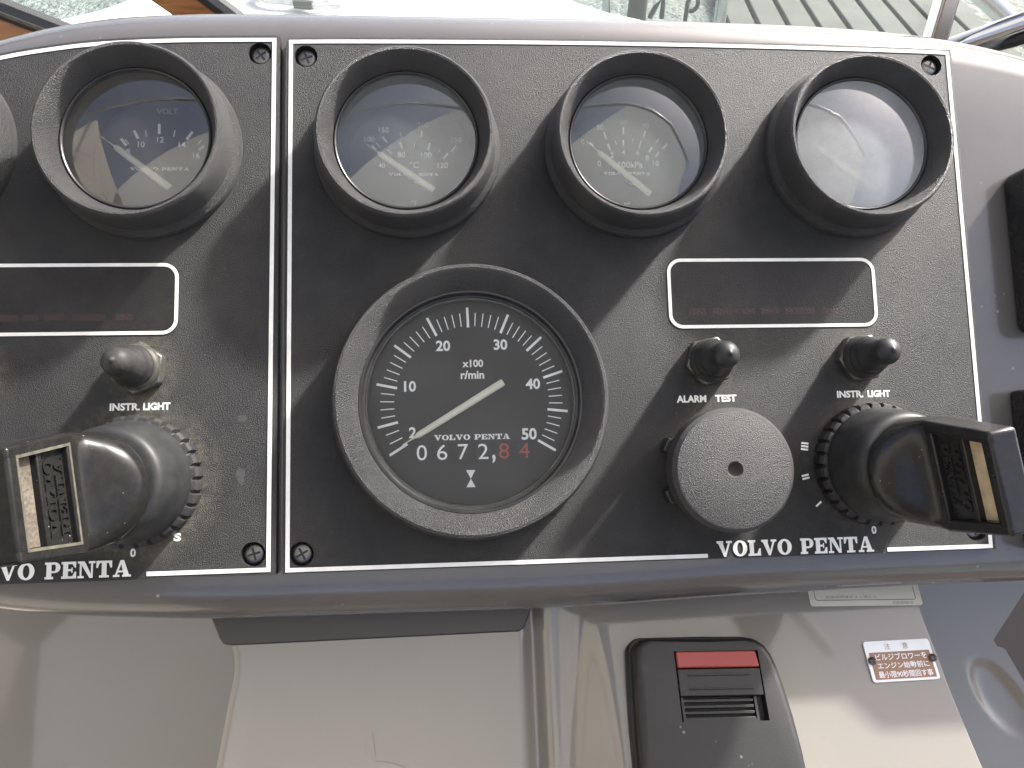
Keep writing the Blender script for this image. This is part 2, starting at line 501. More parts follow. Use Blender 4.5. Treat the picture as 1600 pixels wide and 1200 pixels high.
def boolean_cut(o, cutters):
    """subtract a joined cutter from o and bake the result"""
    me = mesh('cutter', *join(*cutters))
    bm = bmesh.new(); bm.from_mesh(me); bmesh.ops.recalc_face_normals(bm, faces=bm.faces); bm.to_mesh(me); bm.free()
    c = bpy.data.objects.new('cutter', me); COL.objects.link(c)
    c.matrix_world = o.matrix_world if o.parent is None else o.parent.matrix_world
    md = o.modifiers.new('cut', 'BOOLEAN'); md.object = c; md.operation = 'DIFFERENCE'; md.solver = 'EXACT'
    bpy.context.view_layer.update()
    dg = bpy.context.evaluated_depsgraph_get(); dg.update()
    nm = bpy.data.meshes.new_from_object(o.evaluated_get(dg))
    o.modifiers.remove(md)
    o.data = nm
    bpy.data.objects.remove(c)
    nm.polygons.foreach_set('use_smooth', [True] * len(nm.polygons))
    nm.set_sharp_from_angle(angle=R(30))

def interp(tab, x):
    if x <= tab[0][0]:
        (x0, y0), (x1, y1) = tab[0], tab[1]
    elif x >= tab[-1][0]:
        (x0, y0), (x1, y1) = tab[-2], tab[-1]
    else:
        for (x0, y0), (x1, y1) in zip(tab, tab[1:]):
            if x0 <= x <= x1: break
    return y0 + (y1 - y0) * (x - x0) / (x1 - x0)

def smooth_tab(tab, x, w=14):
    return sum(interp(tab, x + d) for d in (-w, -w / 2, 0, w / 2, w)) / 5

def sstep(a, b, x):
    t = max(0.0, min(1.0, (x - a) / (b - a)))
    return t * t * (3 - 2 * t)

def cyl(x, y, r, z0, z1, n=64):
    return prism([(x + r * math.cos(2 * math.pi * i / n), y + r * math.sin(2 * math.pi * i / n)) for i in range(n)], z0, z1)

# gauge positions on the panel
G_FAR, G_VOLT, G_TEMP, G_OIL, G_RIGHT = (-131.4, -43), (-51.2, -43), (44.5, -43), (130.7, -43), (217.4, -43)
TACH = (66.6, -138.5)
SMALL = [G_FAR, G_VOLT, G_TEMP, G_OIL, G_RIGHT]

# ------------------------------------------------------------------ the moulded pod that carries both panels
TOP = [(-170, -34), (-140, -21), (-111, -10.2), (-95, -5.6), (-80, -2), (-56, 0.6), (-23, 2), (35, 2.2), (139, 2.6), (206, 1.6), (247, -0.6), (275, -4), (303, -10), (345, -24), (450, -60), (640, -120)]
BOT = [(-170, -183), (-120, -193), (-104, -196), (-81, -199), (-32, -202.2), (80, -203), (120, -202.6), (155, -201.2), (231, -200), (285, -199.5), (345, -199), (640, -205)]
def build_pod():
    xs = [-170 + 810 * i / 230 for i in range(231)]
    rt, rb, zf = 20, 14, -4
    vs, fs = [], []
    rows = None
    for x in xs:
        yt, yb = smooth_tab(TOP, x), smooth_tab(BOT, x)
        prof = [(yb - rb + 4, -60), (yb - rb, -32)]
        prof += [(yb - rb * math.sin(R(a)), zf - rb + rb * math.cos(R(a))) for a in range(90, -1, -9)]
        prof += [(yb + (yt - yb) * k / 8, zf) for k in range(1, 8)]
        prof += [(yt + rt * math.sin(R(a)), zf - rt + rt * math.cos(R(a))) for a in range(0, 91, 9)]
        prof += [(yt + rt + 1, -40), (yt + rt + 1, -60)]
        rows = len(prof)
        vs += [(x, y, z) for y, z in prof]
    nC = len(xs)
    for i in range(nC - 1):
        for j in range(rows - 1):
            a = i * rows + j
            fs.append((a, a + rows, a + rows + 1, a + 1))
        a = i * rows
        fs.append((a + rows - 1, a + 2 * rows - 1, a + rows, a))
    fs.append(tuple(range(rows))); fs.append(tuple(reversed(range((nC - 1) * rows, nC * rows))))
    r = root('dashboard_pod', 0, 0, 0, 'glossy taupe moulded dashboard hood with rounded edges holding both black instrument panels', 'dashboard')
    o = add('hood', (vs, fs), M['pod'], r, smooth=50)
    cut = [cyl(x, y, 28, -26, 0) for x, y in SMALL] + [cyl(*TACH, 42, -26, 0)]
    boolean_cut(o, cut)
    return r
build_pod()

# ------------------------------------------------------------------ panels
LTOP = [(-170, -33), (-140, -20), (-104.4, -8.0), (-87, -4.6), (-70, -2.0), (-45, -0.4), (-20, 0.3), (-5, 0.6)]
def line_top_right(x): return 1.5 * math.sin(math.pi * min(1, max(0, x / 262.4))) ** 0.8 if 0 < x < 262.4 else 0.0

SCREWS_R = [(6.3, -6.2), (254.6, -5.9), (5.5, -191.8), (256.6, -190.8)]
SCREWS_L = [(-10.8, -5.4), (-11.2, -191.3)]

def panel_screw(parent, x, y, rot):
    V, F = lathe([(3.5, -1.5), (3.5, -0.9), (3.1, -0.45), (2.0, -0.25), (0.01, -0.2)], 32, ox=0, oy=0)
    s = add('screw', (V, F), M['screw'], parent, smooth=60)
    s.location = Vector((x, y, -1.0)) * MM
    s.rotation_euler = (0, 0, R(rot))
    w, l = 0.75, 2.3
    cr = [(-w / 2, -l), (w / 2, -l), (w / 2, -w / 2), (l, -w / 2), (l, w / 2), (w / 2, w / 2), (w / 2, l), (-w / 2, l), (-w / 2, w / 2), (-l, w / 2), (-l, -w / 2), (-w / 2, -w / 2)]
    add('cross_slot', prism(cr, -0.5, -0.14), M['black'], s)
    return s

def window(parent, x0, x1, y0, y1):
    w = add('display_window', prism(rrect(x0, x1, y0, y1, 5.5), -1, 0.10), M['window'], parent, bevel=0.0)
    add('window_outline', strip(rrect(x0 + 0.9, x1 - 0.9, y0 + 0.9, y1 - 0.9, 4.8), 1.25, 0.05, 0.25, closed=True), M['line'], w)
    # dim segments of the unlit warning display seen through the smoked cover
    rnd = random.Random(3)
    V, F = [], []
    xx = x0 + 8
    while xx < x1 - 9:
        ww = rnd.uniform(5, 13)
        if xx + ww > x1 - 6: break
        (a, b) = box(xx, xx + ww, y0 + 5.4 + rnd.uniform(-.3, .3), y0 + 8.0, 0.08, 0.13)
        n = len(V); V += a; F += [tuple(i + n for i in f) for f in b]
        xx += ww + rnd.uniform(1.5, 4)
    add('segment_row', (V, F), M['seg'], w)
M['seg'] = surf('segment_dim_red', (0.020, 0.010, 0.0095), 0.5, grain=1700, gstr=0.5, gdist=0.0002, var=0.25, vscale=90)

def build_right_panel():
    r = root('instrument_panel', 131, -98, 0, 'right textured black instrument panel with thin white border holding three gauges and a tachometer', 'instrument panel')
    off = (-131, 98, 0)
    top = [(262.4 * i / 40, line_top_right(262.4 * i / 40)) for i in range(41)]
    outline = [(-1.2, -198.4), (263.6, -198.4)] + [(263.6, 1.0)] + [(x, y + 1.0) for x, y in reversed(top)] + [(-1.2, 1.0)]
    p = add('plate', prism(outline, -4.01, 0), M['panel'], r, offset=off)
    cut = [cyl(x - 131, y + 98, 28, -9, 3) for x, y in SMALL[2:]] + [cyl(TACH[0] - 131, TACH[1] + 98, 42, -9, 3)] + [cyl(x - 131, y + 98, 4.3, -3.0, 3, 40) for x, y in SCREWS_R]
    boolean_cut(p, cut)
    w = 1.45
    pts = [(152.2, -197.2)] + [(0.7, -197.2), (0.7, -0.6)] + [(x, y - 0.6) for x, y in top[1:-1]] + [(261.7, -0.7), (261.7, -197.2), (220.9, -197.2)]
    add('white_border', strip(pts, w, -0.05, 0.18), M['line'], r, offset=off)
    addflat('lettering', slab_text('VOLVO PENTA', 185.7 - 131, -194.9 + 98, 60, 5.7, 0.22), M['line'], r)
    V, F = join(text_vf('ALARM', 2.7, 11.4, 149.0 - 131, -139.3 + 98, 0.06, bold=0.04), text_vf('TEST', 2.7, 8.2, 162.2 - 131, -139.3 + 98, 0.06, bold=0.04))
    addflat('lettering', (V, F), M['print'], r)
    V, F = join(text_vf('INSTR.', 2.7, 10.4, 210.8 - 131, -138.6 + 98, 0.06, bold=0.04), text_vf('LIGHT', 2.7, 9.0, 222.2 - 131, -138.6 + 98, 0.06, bold=0.045))
    addflat('lettering', (V, F), M['print'], r)
    marks = []
    def tickset(cx, cy, n, ang):
        c, s = math.cos(R(ang)), math.sin(R(ang))
        out = []
        for k in range(n):
            o = (k - (n - 1) / 2) * 1.15
            q = [(-1.4, o - 0.36), (1.4, o - 0.36), (1.4, o + 0.36), (-1.4, o + 0.36)]
            out.append(([(cx - 131 + a * c - b * s, cy + 98 + a * s + b * c, 0.06) for a, b in q], [(0, 1, 2, 3)]))
        return out
    marks += tickset(191.6, -158.0, 3, -8) + tickset(191.2, -169.4, 2, 12) + tickset(195.6, -179.6, 1, 40)
    marks += [text_vf('0', 2.9, 1.9, 216.3 - 131, -189.8 + 98, 0.06, bold=0.03), text_vf('S', 2.9, 2.2, 239 - 131, -184.8 + 98, 0.06, bold=0.03)]
    for q in (join(*marks[:3]), join(*marks[3:5]), marks[5], marks[6], marks[7]): addflat('switch_mark', q, M['print'], r)
    window(r, 141.6 - 131, 224.4 - 131, -112.8 + 98, -85.2 + 98)
    for i, (x, y) in enumerate(SCREWS_R):
        panel_screw(r, x - 131, y + 98, (20, 65, 28, 10)[i])

def build_left_panel():
    r = root('instrument_panel', -80, -98, 0, 'left textured black instrument panel cut by the photo edge, with voltmeter and white border', 'instrument panel')
    off = (80, 98, 0)
    top = [(-160 + 155 * i / 30, smooth_tab(LTOP, -160 + 155 * i / 30, 8)) for i in range(31)]
    outline = [(-160, -198.6), (-3.4, -198.6)] + [(-3.4, 1.4)] + [(x, y + 1.3) for x, y in reversed(top)]
    p = add('plate', prism(outline, -4.01, 0), M['panelleft'], r, offset=off)
    cut = [cyl(x + 80, y + 98, 28, -9, 3) for x, y in SMALL[:2]] + [cyl(x + 80, y + 98, 4.3, -3.0, 3, 40) for x, y in SCREWS_L]
    boolean_cut(p, cut)
    pts = [(x, y - 0.5) for x, y in top[:-1]] + [(-5.5, 0.1), (-5.9, -196.8), (-47.3, -196.8)]
    add('white_border', strip(pts, 1.45, -0.05, 0.18), M['line'], r, offset=off)
    addflat('lettering', slab_text('VOLVO PENTA', -83 + 80, -194.6 + 98, 61, 5.7, 0.22), M['line'], r)
    V, F = join(text_vf('INSTR.', 2.7, 10.4, -56.3 + 80, -138.4 + 98, 0.06, bold=0.04), text_vf('LIGHT', 2.7, 9.4, -45.3 + 80, -138.4 + 98, 0.06, bold=0.045))
    addflat('lettering', (V, F), M['print'], r)
    addflat('lettering', join(text_vf('TEST', 2.7, 8.2, -104.8 + 80, -138.4 + 98, 0.06, bold=0.04), text_vf('ALARM', 2.7, 11.4, -118 + 80, -138.4 + 98, 0.06, bold=0.04)), M['print'], r)
    addflat('switch_mark', text_vf('S', 2.9, 2.6, -37.2 + 80, -184.5 + 98, 0.06, bold=0.05), M['print'], r)
    addflat('switch_mark', text_vf('0', 2.9, 1.9, -52.1 + 80, -189.4 + 98, 0.06, bold=0.03), M['print'], r)
    rnd = random.Random(8)
    for sx, sy, sw, sh in ((-15.6, -143.2, 2.2, 1.3), (-15.8, -163.5, 1.6, 3.0)):
        pts = [(sx + 80 + sw * (1 + rnd.uniform(-.35, .3)) * math.cos(a * .45), sy + 98 + sh * (1 + rnd.uniform(-.35, .3)) * math.sin(a * .45), 0.03) for a in range(14)]
        addflat('smudge', (pts, [tuple(range(14))]), M['smudge'], r)
    window(r, -121 + 80, -38.4 + 80, -112.8 + 98, -86 + 98)
    for i, (x, y) in enumerate(SCREWS_L):
        panel_screw(r, x + 80, y + 98, (38, 15)[i])
build_right_panel()
build_left_panel()

# ------------------------------------------------------------------ gauges
def d12(x, y, gx, gy=-43):
    """dial position measured on a plane 8 mm above the dial, moved down to the dial itself"""
    return x * 1.029 + (gx - 61.8) * 0.029, y * 1.029 + (gy + 160.2) * 0.029

def bezel_small(parent):
    prof = [(34.6, -0.5), (34.6, 2.6), (34.2, 3.4), (32.9, 5.2), (32.7, 6.2), (32.0, 16.2), (31.5, 17.3), (30.9, 17.7), (30.2, 17.5), (29.6, 16.6), (26.9, 10.0), (26.6, 9.4), (26.4, 8.2)]
    b = add('bezel', lathe(prof), M['bezel'], parent, smooth=38)
    add('retaining_ring', lathe([(26.5, 8.6), (26.5, 9.1), (25.9, 9.5), (25.3, 9.2), (25.2, 7.6)]), M['rim'], b, smooth=60)
    add('housing', lathe([(25.4, 8.0), (24.6, 2), (24.6, -11.9), (26.0, -12.0), (26.0, -14)]), M['well'], parent, smooth=60)
    return b

def lens(parent, r, z, crown, mat):
    prof = [(r * math.cos(R(a)) if a < 90 else 0.01, z + crown * math.sin(R(a))) for a in range(0, 91, 6)]
    prof = [(r * (1 - k / 14), z + crown * (1 - (1 - k / 14) ** 2)) for k in range(14)] + [(0.02, z + crown)]
    return add('lens', lathe(prof), mat, parent, smooth=80)

def needle(parent, x0, y0, x1, y1, z, w0=0.35, w1=1.25, neck=0.16):
    """tapered pointer from sharp tip (x0,y0) to blunt tail (x1,y1), low roof-shaped section"""
    d = Vector((x1 - x0, y1 - y0)); L = d.length; d.normalize(); n = Vector((-d.y, d.x))
    vs, fs = [], []
    st = [(0, w0 * 0.5), (neck * L, w0), ((neck + 0.05) * L, w1 * 0.82), (L * 0.97, w1), (L, w1 * 0.9)]
    for s, w in st:
        c = Vector((x0, y0)) + d * s
        for k, (o, zz) in enumerate(((-w, 0), (-w * .5, .45), (w * .5, .45), (w, 0))):
            vs.append((c.x + n.x * o, c.y + n.y * o, z + zz))
    for i in range(len(st) - 1):
        for k in range(3):
            fs.append((4 * i + k, 4 * i + k + 1, 4 * i + k + 5, 4 * i + k + 4))
        fs.append((4 * i, 4 * i + 4, 4 * i + 7, 4 * i + 3))
    fs.append((0, 1, 2, 3)); fs.append((19, 18, 17, 16))
    return add('needle', (vs, fs), M['needle'], parent, smooth=20)

def bar(xa, ya, xb, yb, w, z):
    d = Vector((xb - xa, yb - ya)).normalized(); n = Vector((-d.y, d.x)) * w / 2
    return [(xa + n.x, ya + n.y, z), (xb + n.x, yb + n.y, z), (xb - n.x, yb - n.y, z), (xa - n.x, ya - n.y, z)], [(0, 1, 2, 3)]

DZ = -11.9
def small_gauge(name, pos, label, lensmat, ticks, texts, logo, nd_, extra=None, pm='dialprint', faint=()):
    gx, gy = pos
    r = root(name, gx, gy, 0, label, 'gauge', 'small round gauges in a row along the top of the panels')
    bezel_small(r)
    d = add('dial', lathe([(25.9, -13), (25.9, -12.0), (0.02, -12.0)]), M['dial'], r, smooth=30)
    parts = []
    for xa, ya, xb, yb, w in ticks:
        a = d12(xa, ya, gx); b = d12(xb, yb, gx)
        parts.append(bar(*a, *b, w, DZ))
    if parts: addflat('tick_marks', join(*parts), M[pm], d)
    parts = []
    for s, x, y, h in texts:
        c = d12(x, y, gx)
        parts.append(text_vf(s, h, None, c[0], c[1], DZ, bold=0.01))
    for q in parts: addflat('numeral', q, M[pm], d)
    parts = []
    for s, x, y, h in faint:
        c = d12(x, y, gx)
        parts.append(text_vf(s, h, None, c[0], c[1], DZ, bold=0.01))
    for q in parts: addflat('numeral', q, M['faint'], d)
    if logo:
        s, x, y, w, h = logo
        c = d12(x, y, gx)
        addflat('lettering', slab_text(s, c[0], c[1], w, h, DZ), M[pm], d)
    a = d12(nd_[0], nd_[1], gx); b = d12(nd_[2], nd_[3], gx)
    n = needle(r, *a, *b, -10.3, 0.35, 1.4)
    mid = ((a[0] * 0.3 + b[0] * 0.7), (a[1] * 0.3 + b[1] * 0.7))
    add('pivot', cyl(*mid, 2.2, -12.0, -10.35, 24), M['dial'], n)
    lens(r, 25.5, 8.6, 2.6, lensmat)
    return r

small_gauge('voltmeter', G_VOLT, 'voltmeter reading eight to sixteen with its well tilted into view, left of the panel gap', M['lensvolt'],
    [(-11.1, 5.5, -9.1, 2.8, 1.0), (-9.6, 5.2, -8.2, 3.4, 0.35), (-6.5, 8.7, -4.9, 5.5, 1.0), (-2.3, 8.8, -1.9, 6.3, 0.35), (2.6, 11.4, 2.7, 7.4, 1.0), (8.4, 9.0, 8.0, 6.3, 0.35), (14.8, 8.4, 12.7, 5.3, 1.0), (18.2, 5.2, 16.9, 3.6, 0.35), (19.2, 2.9, 17.2, 1.2, 0.9)],
    [('8', -8.4, 0.5, 2.3), ('10', -3.7, 3.3, 2.3), ('12', 3.2, 5.2, 2.3), ('14', 11.1, 3.3, 2.3), ('16', 16.4, -0.9, 2.3)],
    ('VOLVO PENTA', 3.2, -6.2, 22, 1.2), (-17.0, 5.3, 7.7, -14.2), faint=[('VOLT', 5.5, 16.3, 2.3)])
small_gauge('temperature_gauge', G_TEMP, 'temperature gauge marked 80, 100 and 120 degrees C, above the tachometer', M['lens'],
    [(-10.1, 7.1, -8.2, 4.6, 0.7), (-3.5, 5.0, -2.6, 2.3, 0.7), (5.0, 9.6, 4.8, 7.0, 0.7), (8.0, 4.7, 7.3, 1.9, 0.7), (18.0, 3.5, 15.9, 1.2, 0.6), (14.9, 0.6, 13.0, -1.7, 0.8), (-12.6, 4.6, -11.0, 2.8, 0.4), (-8.4, 2.0, -6.6, 0.2, 0.3), (-3.3, 8.8, -2.8, 6.8, 0.3), (2.1, 4.6, 2.0, 2.6, 0.3), (12.0, 2.2, 11.0, 0.8, 0.3), (-14.2, 3.6, -12.4, 1.8, 0.7)],
    [('100', -15.0, 6.0, 2.2), ('150', -9.5, 9.7, 2.2), ('80', -2.9, -0.1, 2.3), ('100', 6.6, -0.2, 2.3), ('120', 12.8, -4.2, 2.3), ('°C', 1.9, -4.1, 2.7), ('40', -10.4, -4.4, 2.0)],
    ('VOLVO PENTA', 1.7, -7.9, 19.5, 1.2), (-16.0, 3.2, 9.4, -14.8), faint=[('200', 5.5, 11.9, 2.2), ('250', 18.0, 6.0, 2.2), ('°F', 1.8, -19.2, 2.2)])
small_gauge('oil_pressure_gauge', G_OIL, 'oil pressure gauge marked x100kPa with numbers zero to ten, middle of the right panel', M['lens'],
    [(-10.2, 9.6, -9.3, 6.8, .6), (-8.9, 4.9, -8.0, 2.3, .8), (-2.4, 11.6, -2.5, 8.5, .8), (-2.6, 6.5, -2.7, 3.8, .8), (6.3, 10.3, 5.5, 7.6, .7), (4.5, 6.2, 3.5, 3.0, .7), (11.5, 7.0, 10.3, 5.3, .6), (8.7, 3.7, 7.4, 1.5, .8), (14.9, 5.1, 12.9, 2.9, .7), (11.4, 1.7, 9.8, -.5, .7), (-16.0, 5.2, -14.6, 3.9, .7), (1.4, 7.2, 1.0, 5.6, .3), (-5.9, 6.2, -5.4, 4.6, .3)],
    [('0', -18.7, 5.6, 2.2), ('0', -12.5, -3.2, 2.3), ('2', -7.4, 0.2, 2.3), ('4', -2.8, 1.4, 2.3), ('6', 2.9, 1.4, 2.3), ('8', 6.6, -.8, 2.3), ('10', 10.0, -3.0, 2.3), ('x100kPa', -1.4, -3.6, 2.6), ('psi', -2.2, -19.5, 1.9)],
    ('VOLVO PENTA', -1.7, -7.2, 19.0, 1.2), (-17.3, 4.6, 6.9, -16.1), faint=[('30', -11.7, 11.5, 2.2), ('60', -2.3, 13.7, 2.2), ('90', 6.5, 12.4, 2.2)])
small_gauge('turbo_gauge', G_RIGHT, 'gauge with fogged lens and painted sky glare hiding its dial, at top right corner of the right panel', M['lensfogglare'],
    [(-8, 5, -7, 2.6, .7), (-1, 6.4, -1, 3.8, .7), (5.5, 5, 4.6, 2.6, .7), (10.5, 1.6, 9, -.2, .7)], [('0', -12, -2.4, 2.3), ('1', -1.0, 1.4, 2.3), ('2', 8.6, -2, 2.3)],
    ('VOLVO PENTA', 0.5, -7.2, 19.0, 1.2), (-15.0, 6.7, 9.9, -12.8))
small_gauge('side_gauge', G_FAR, 'gauge of which only the right rim shows, cut off by the left photo edge', M['lens'],
    [(-8, 5, -7, 2.6, .7), (5.5, 5, 4.6, 2.6, .7)], [], None, (-15.0, 6.7, 9.9, -12.8))

def tachometer():
    gx, gy = TACH
    r = root('tachometer', gx, gy, 0, 'large round tachometer marked to 50 x100 r/min with an hour counter reading 0672,84', 'tachometer')
    prof = [(50.4, -0.5), (50.4, 2.5), (50.0, 3.6), (49.2, 8.4), (48.6, 9.6), (47.6, 10.0), (46.6, 9.6), (41.2, 3.2), (40.6, 2.6)]
    b = add('bezel', lathe(prof, 128), M['bezel'], r, smooth=38)
    add('retaining_ring', lathe([(40.9, 2.2), (40.6, 2.9), (39.9, 2.9), (39.5, 1.9), (39.3, 0.3), (38.7, 0.1), (38.5, -0.9)], 128), M['rim'], r, smooth=50)
    add('housing', lathe([(39.0, -0.4), (38.2, -1.0), (38.2, -4.6), (40.6, -4.7), (41, -8)], 128), M['well'], r, smooth=50)
    d = add('dial', lathe([(40.8, -7), (40.8, -5.0), (0.02, -5.0)], 96), M['dial'], r, smooth=30)
    z = -4.9
    tab = [(2, 211.8), (5, 194), (10, 168.2), (15, 142.6), (20, 117), (25, 92), (30, 66.8), (35, 42.5), (40, 18.2), (45, -6.3), (50, -31)]
    cx, cy = 0.3, -0.2
    maj, mino = [], []
    for v in range(2, 51):
        a = R(interp(tab, v)); c, s = math.cos(a), math.sin(a)
        big = v % 5 == 0 or v == 2
        r0, r1, w = (28.4, 36.1, 0.95) if big else (28.9, 34.0, 0.38)
        (maj if big else mino).append(bar(cx + r0 * c, cy + r0 * s, cx + r1 * c, cy + r1 * s, w, z))
    addflat('tick_marks', join(*maj), M['dialprint'], d)
    addflat('tick_marks', join(*mino), M['dialprint'], d)
    T = [('10', -22.7, 6.2, 4.1), ('20', -10.2, 21.3, 4.1), ('30', 11.4, 21.5, 4.1), ('40', 23.3, 6.4, 4.1), ('50', 21.4, -12.4, 4.4), ('2', -21.9, -11.0, 4.1), ('x100', 0.8, 14.5, 2.9), ('r/min', 0.6, 10.2, 3.2)]
    for s, x, y, h in T: addflat('numeral', text_vf(s, h, None, x, y, z, bold=0.03), M['dialprint'], d)
    addflat('lettering', slab_text('VOLVO PENTA', 0.1, -13.1, 28.2, 2.0, z), M['dialprint'], d)
    w = add('counter_window', prism(rrect(-22, 22.5, -22.4, -15.0, 0.6), -5.1, -4.93), M['black'], d)
    xs = [-18.6, -11.1, -3.4, 4.1, 11.8, 19.4]
    for i, (c, x) in enumerate(zip('067284', xs)):
        wheel = add('digit_wheel', box(x - 2.6, x + 2.6, -21.9, -15.4, -4.95, -4.9), M['dial'], w)
        addflat('digit', text_vf(c, 5.7, 3.8, x, -18.5, -4.86, bold=0.0), M['dialprint'] if i < 4 else M['redprint'], wheel)
    addflat('comma', text_vf(',', 3.2, 1.3, 8.0, -21.4, -4.88, bold=0.03), M['dialprint'], d)
    addflat('hourglass_mark', ([(-2.4, -25.3, z), (1.0, -25.3, z), (-0.7, -28.5, z), (-2.4, -31.6, z), (1.0, -31.6, z), (-0.7, -28.5, z + .01)], [(0, 2, 1), (3, 4, 5)]), M['dialprint'], d)
    n = needle(r, -25.6, -15.6, 12.0, 7.1, -3.3, 0.35, 1.4, 0.11)
    add('pivot', cyl(0.3, -0.2, 4.6, -5.0, -3.35, 32), M['dial'], n)
    lens(r, 38.8, -0.7, 1.6, M['lenstach'])
tachometer()

# ------------------------------------------------------------------ toggle switches with rubber boots
def hexagon(rr, a0=0):
    return [(rr * math.cos(R(a0 + 60 * i)), rr * math.sin(R(a0 + 60 * i))) for i in range(6)]

def toggle(x, y, label, rot, dirty):
    r = root('toggle_switch', x, y, 0, label, 'toggle switch', 'rubber-booted toggle switches below the display windows', rot=Matrix.Rotation(R(rot), 4, 'Z'))
    add('nut', prism(hexagon(9.6), 0, 4.2), M['nut'], r, bevel=0.6, smooth=30)
    add('collar', lathe([(8.3, 4.0), (8.3, 5.0), (7.7, 5.8), (7.9, 6.4), (7.4, 7.2), (6.9, 8.2)], 48), M['nut'] if dirty else M['rubber'], r, smooth=40)
    prof = [(7.3, 6.6), (7.5, 7.6), (7.2, 9.0), (6.5, 9.8), (6.6, 10.8), (6.3, 11.8), (5.4, 13.6), (5.0, 16), (4.9, 19)]
    prof += [(4.9 * math.cos(R(a)), 19 + 4.6 * math.sin(R(a))) for a in range(10, 80, 10)] + [(0.9, 23.6), (0.7, 24.0), (0.02, 24.1)]
    add('rubber_boot', lathe(prof, 48), M['rubber'] if dirty else M['rubberclean'], r, smooth=60)
    return r
toggle(155.9, -125.4, 'toggle switch with black rubber boot above the words ALARM TEST', 12, False)
toggle(214.9, -125.0, 'toggle switch with black rubber boot above INSTR. LIGHT on the right panel', 5, False)
toggle(-51.0, -124.9, 'dusty toggle switch with grey rubber boot above INSTR. LIGHT on the left panel', 25, True)
toggle(-109.4, -124.9, 'toggle switch showing only one corner of its hexagonal nut at the left photo edge', 2, True)

# ------------------------------------------------------------------ round buzzer caps
def round_cap(x, y, label, rr=21.9):
    r = root('round_cap', x, y, 0, label, 'cap', 'round black caps under the alarm test switches')
    prof = [(rr - 1.2, 7), (rr - 0.2, 7.4), (rr, 8.2), (rr, 16.0), (rr - 1.3, 17.7), (rr - 1.8, 17.9), (2.9, 17.9), (2.6, 17.6), (2.2, 16.8), (1.3, 16.1), (0.02, 16.0)]
    add('cover', lathe(prof, 96), M['cap'], r, smooth=25)
    add('base', lathe([(rr - 3, -0.5), (rr - 3, 7.1), (rr - 1, 7.1)], 64), M['rim'], r, smooth=40)
    for a in (155, 205):
        l = add('lug', box(-2.4, 2.4, -2.6, 2.6, 0, 6.5), M['rim'], r, bevel=0.5)
        l.location = Vector(((rr - 1.2) * math.cos(R(a)), (rr - 1.2) * math.sin(R(a)), 0)) * MM
        l.rotation_euler = (0, 0, R(a))
round_cap(157.6, -165.7, 'grained round black cap with a centre dimple, left of the right ignition key')
round_cap(-119.0, -165.2, 'worn round cap mostly outside the photo, behind the left key at the photo edge', 20)

# ------------------------------------------------------------------ ignition switches and keys
def ignition(x, y, label):
    r = root('ignition_switch', x, y, 0, label, 'ignition switch', 'ignition switches with knurled rings')
    n = 30
    vs, fs = [], []
    K = n * 8
    prof = [(22.6, -0.3), (22.9, 1.0), (22.9, 5.2), (22.1, 6.6), (19.8, 7.2)]
    for rr, z in prof:
        for i in range(K):
            a = 2 * math.pi * i / K
            ph = i % 8
            g = 1.35 if (ph in (0, 1) and z < 7) else 0.0
            vs.append(((rr - g) * math.cos(a), (rr - g) * math.sin(a), z))
    for k in range(len(prof) - 1):
        for i in range(K):
            j = (i + 1) % K
            fs.append((k * K + i, k * K + j, (k + 1) * K + j, (k + 1) * K + i))
    add('knurled_ring', (vs, fs), M['rubber'], r, smooth=28)
    add('sleeve', lathe([(20.6, 6.4), (20.9, 7.4), (20.9, 9.5), (20.3, 11), (19.2, 18), (18.6, 22), (17.9, 24.0), (16.9, 25.2), (15.5, 25.6), (0.02, 25.7)], 96), M['rubberclean'], r, smooth=45)
    return r

def superell(ax, ay, z, p, n=64):
    out = []
    for i in range(n):
        a = 2 * math.pi * i / n
        c, s = math.cos(a), math.sin(a)
        out.append((ax * math.copysign(abs(c) ** (2 / p), c), ay * math.copysign(abs(s) ** (2 / p), s), z))
    return out

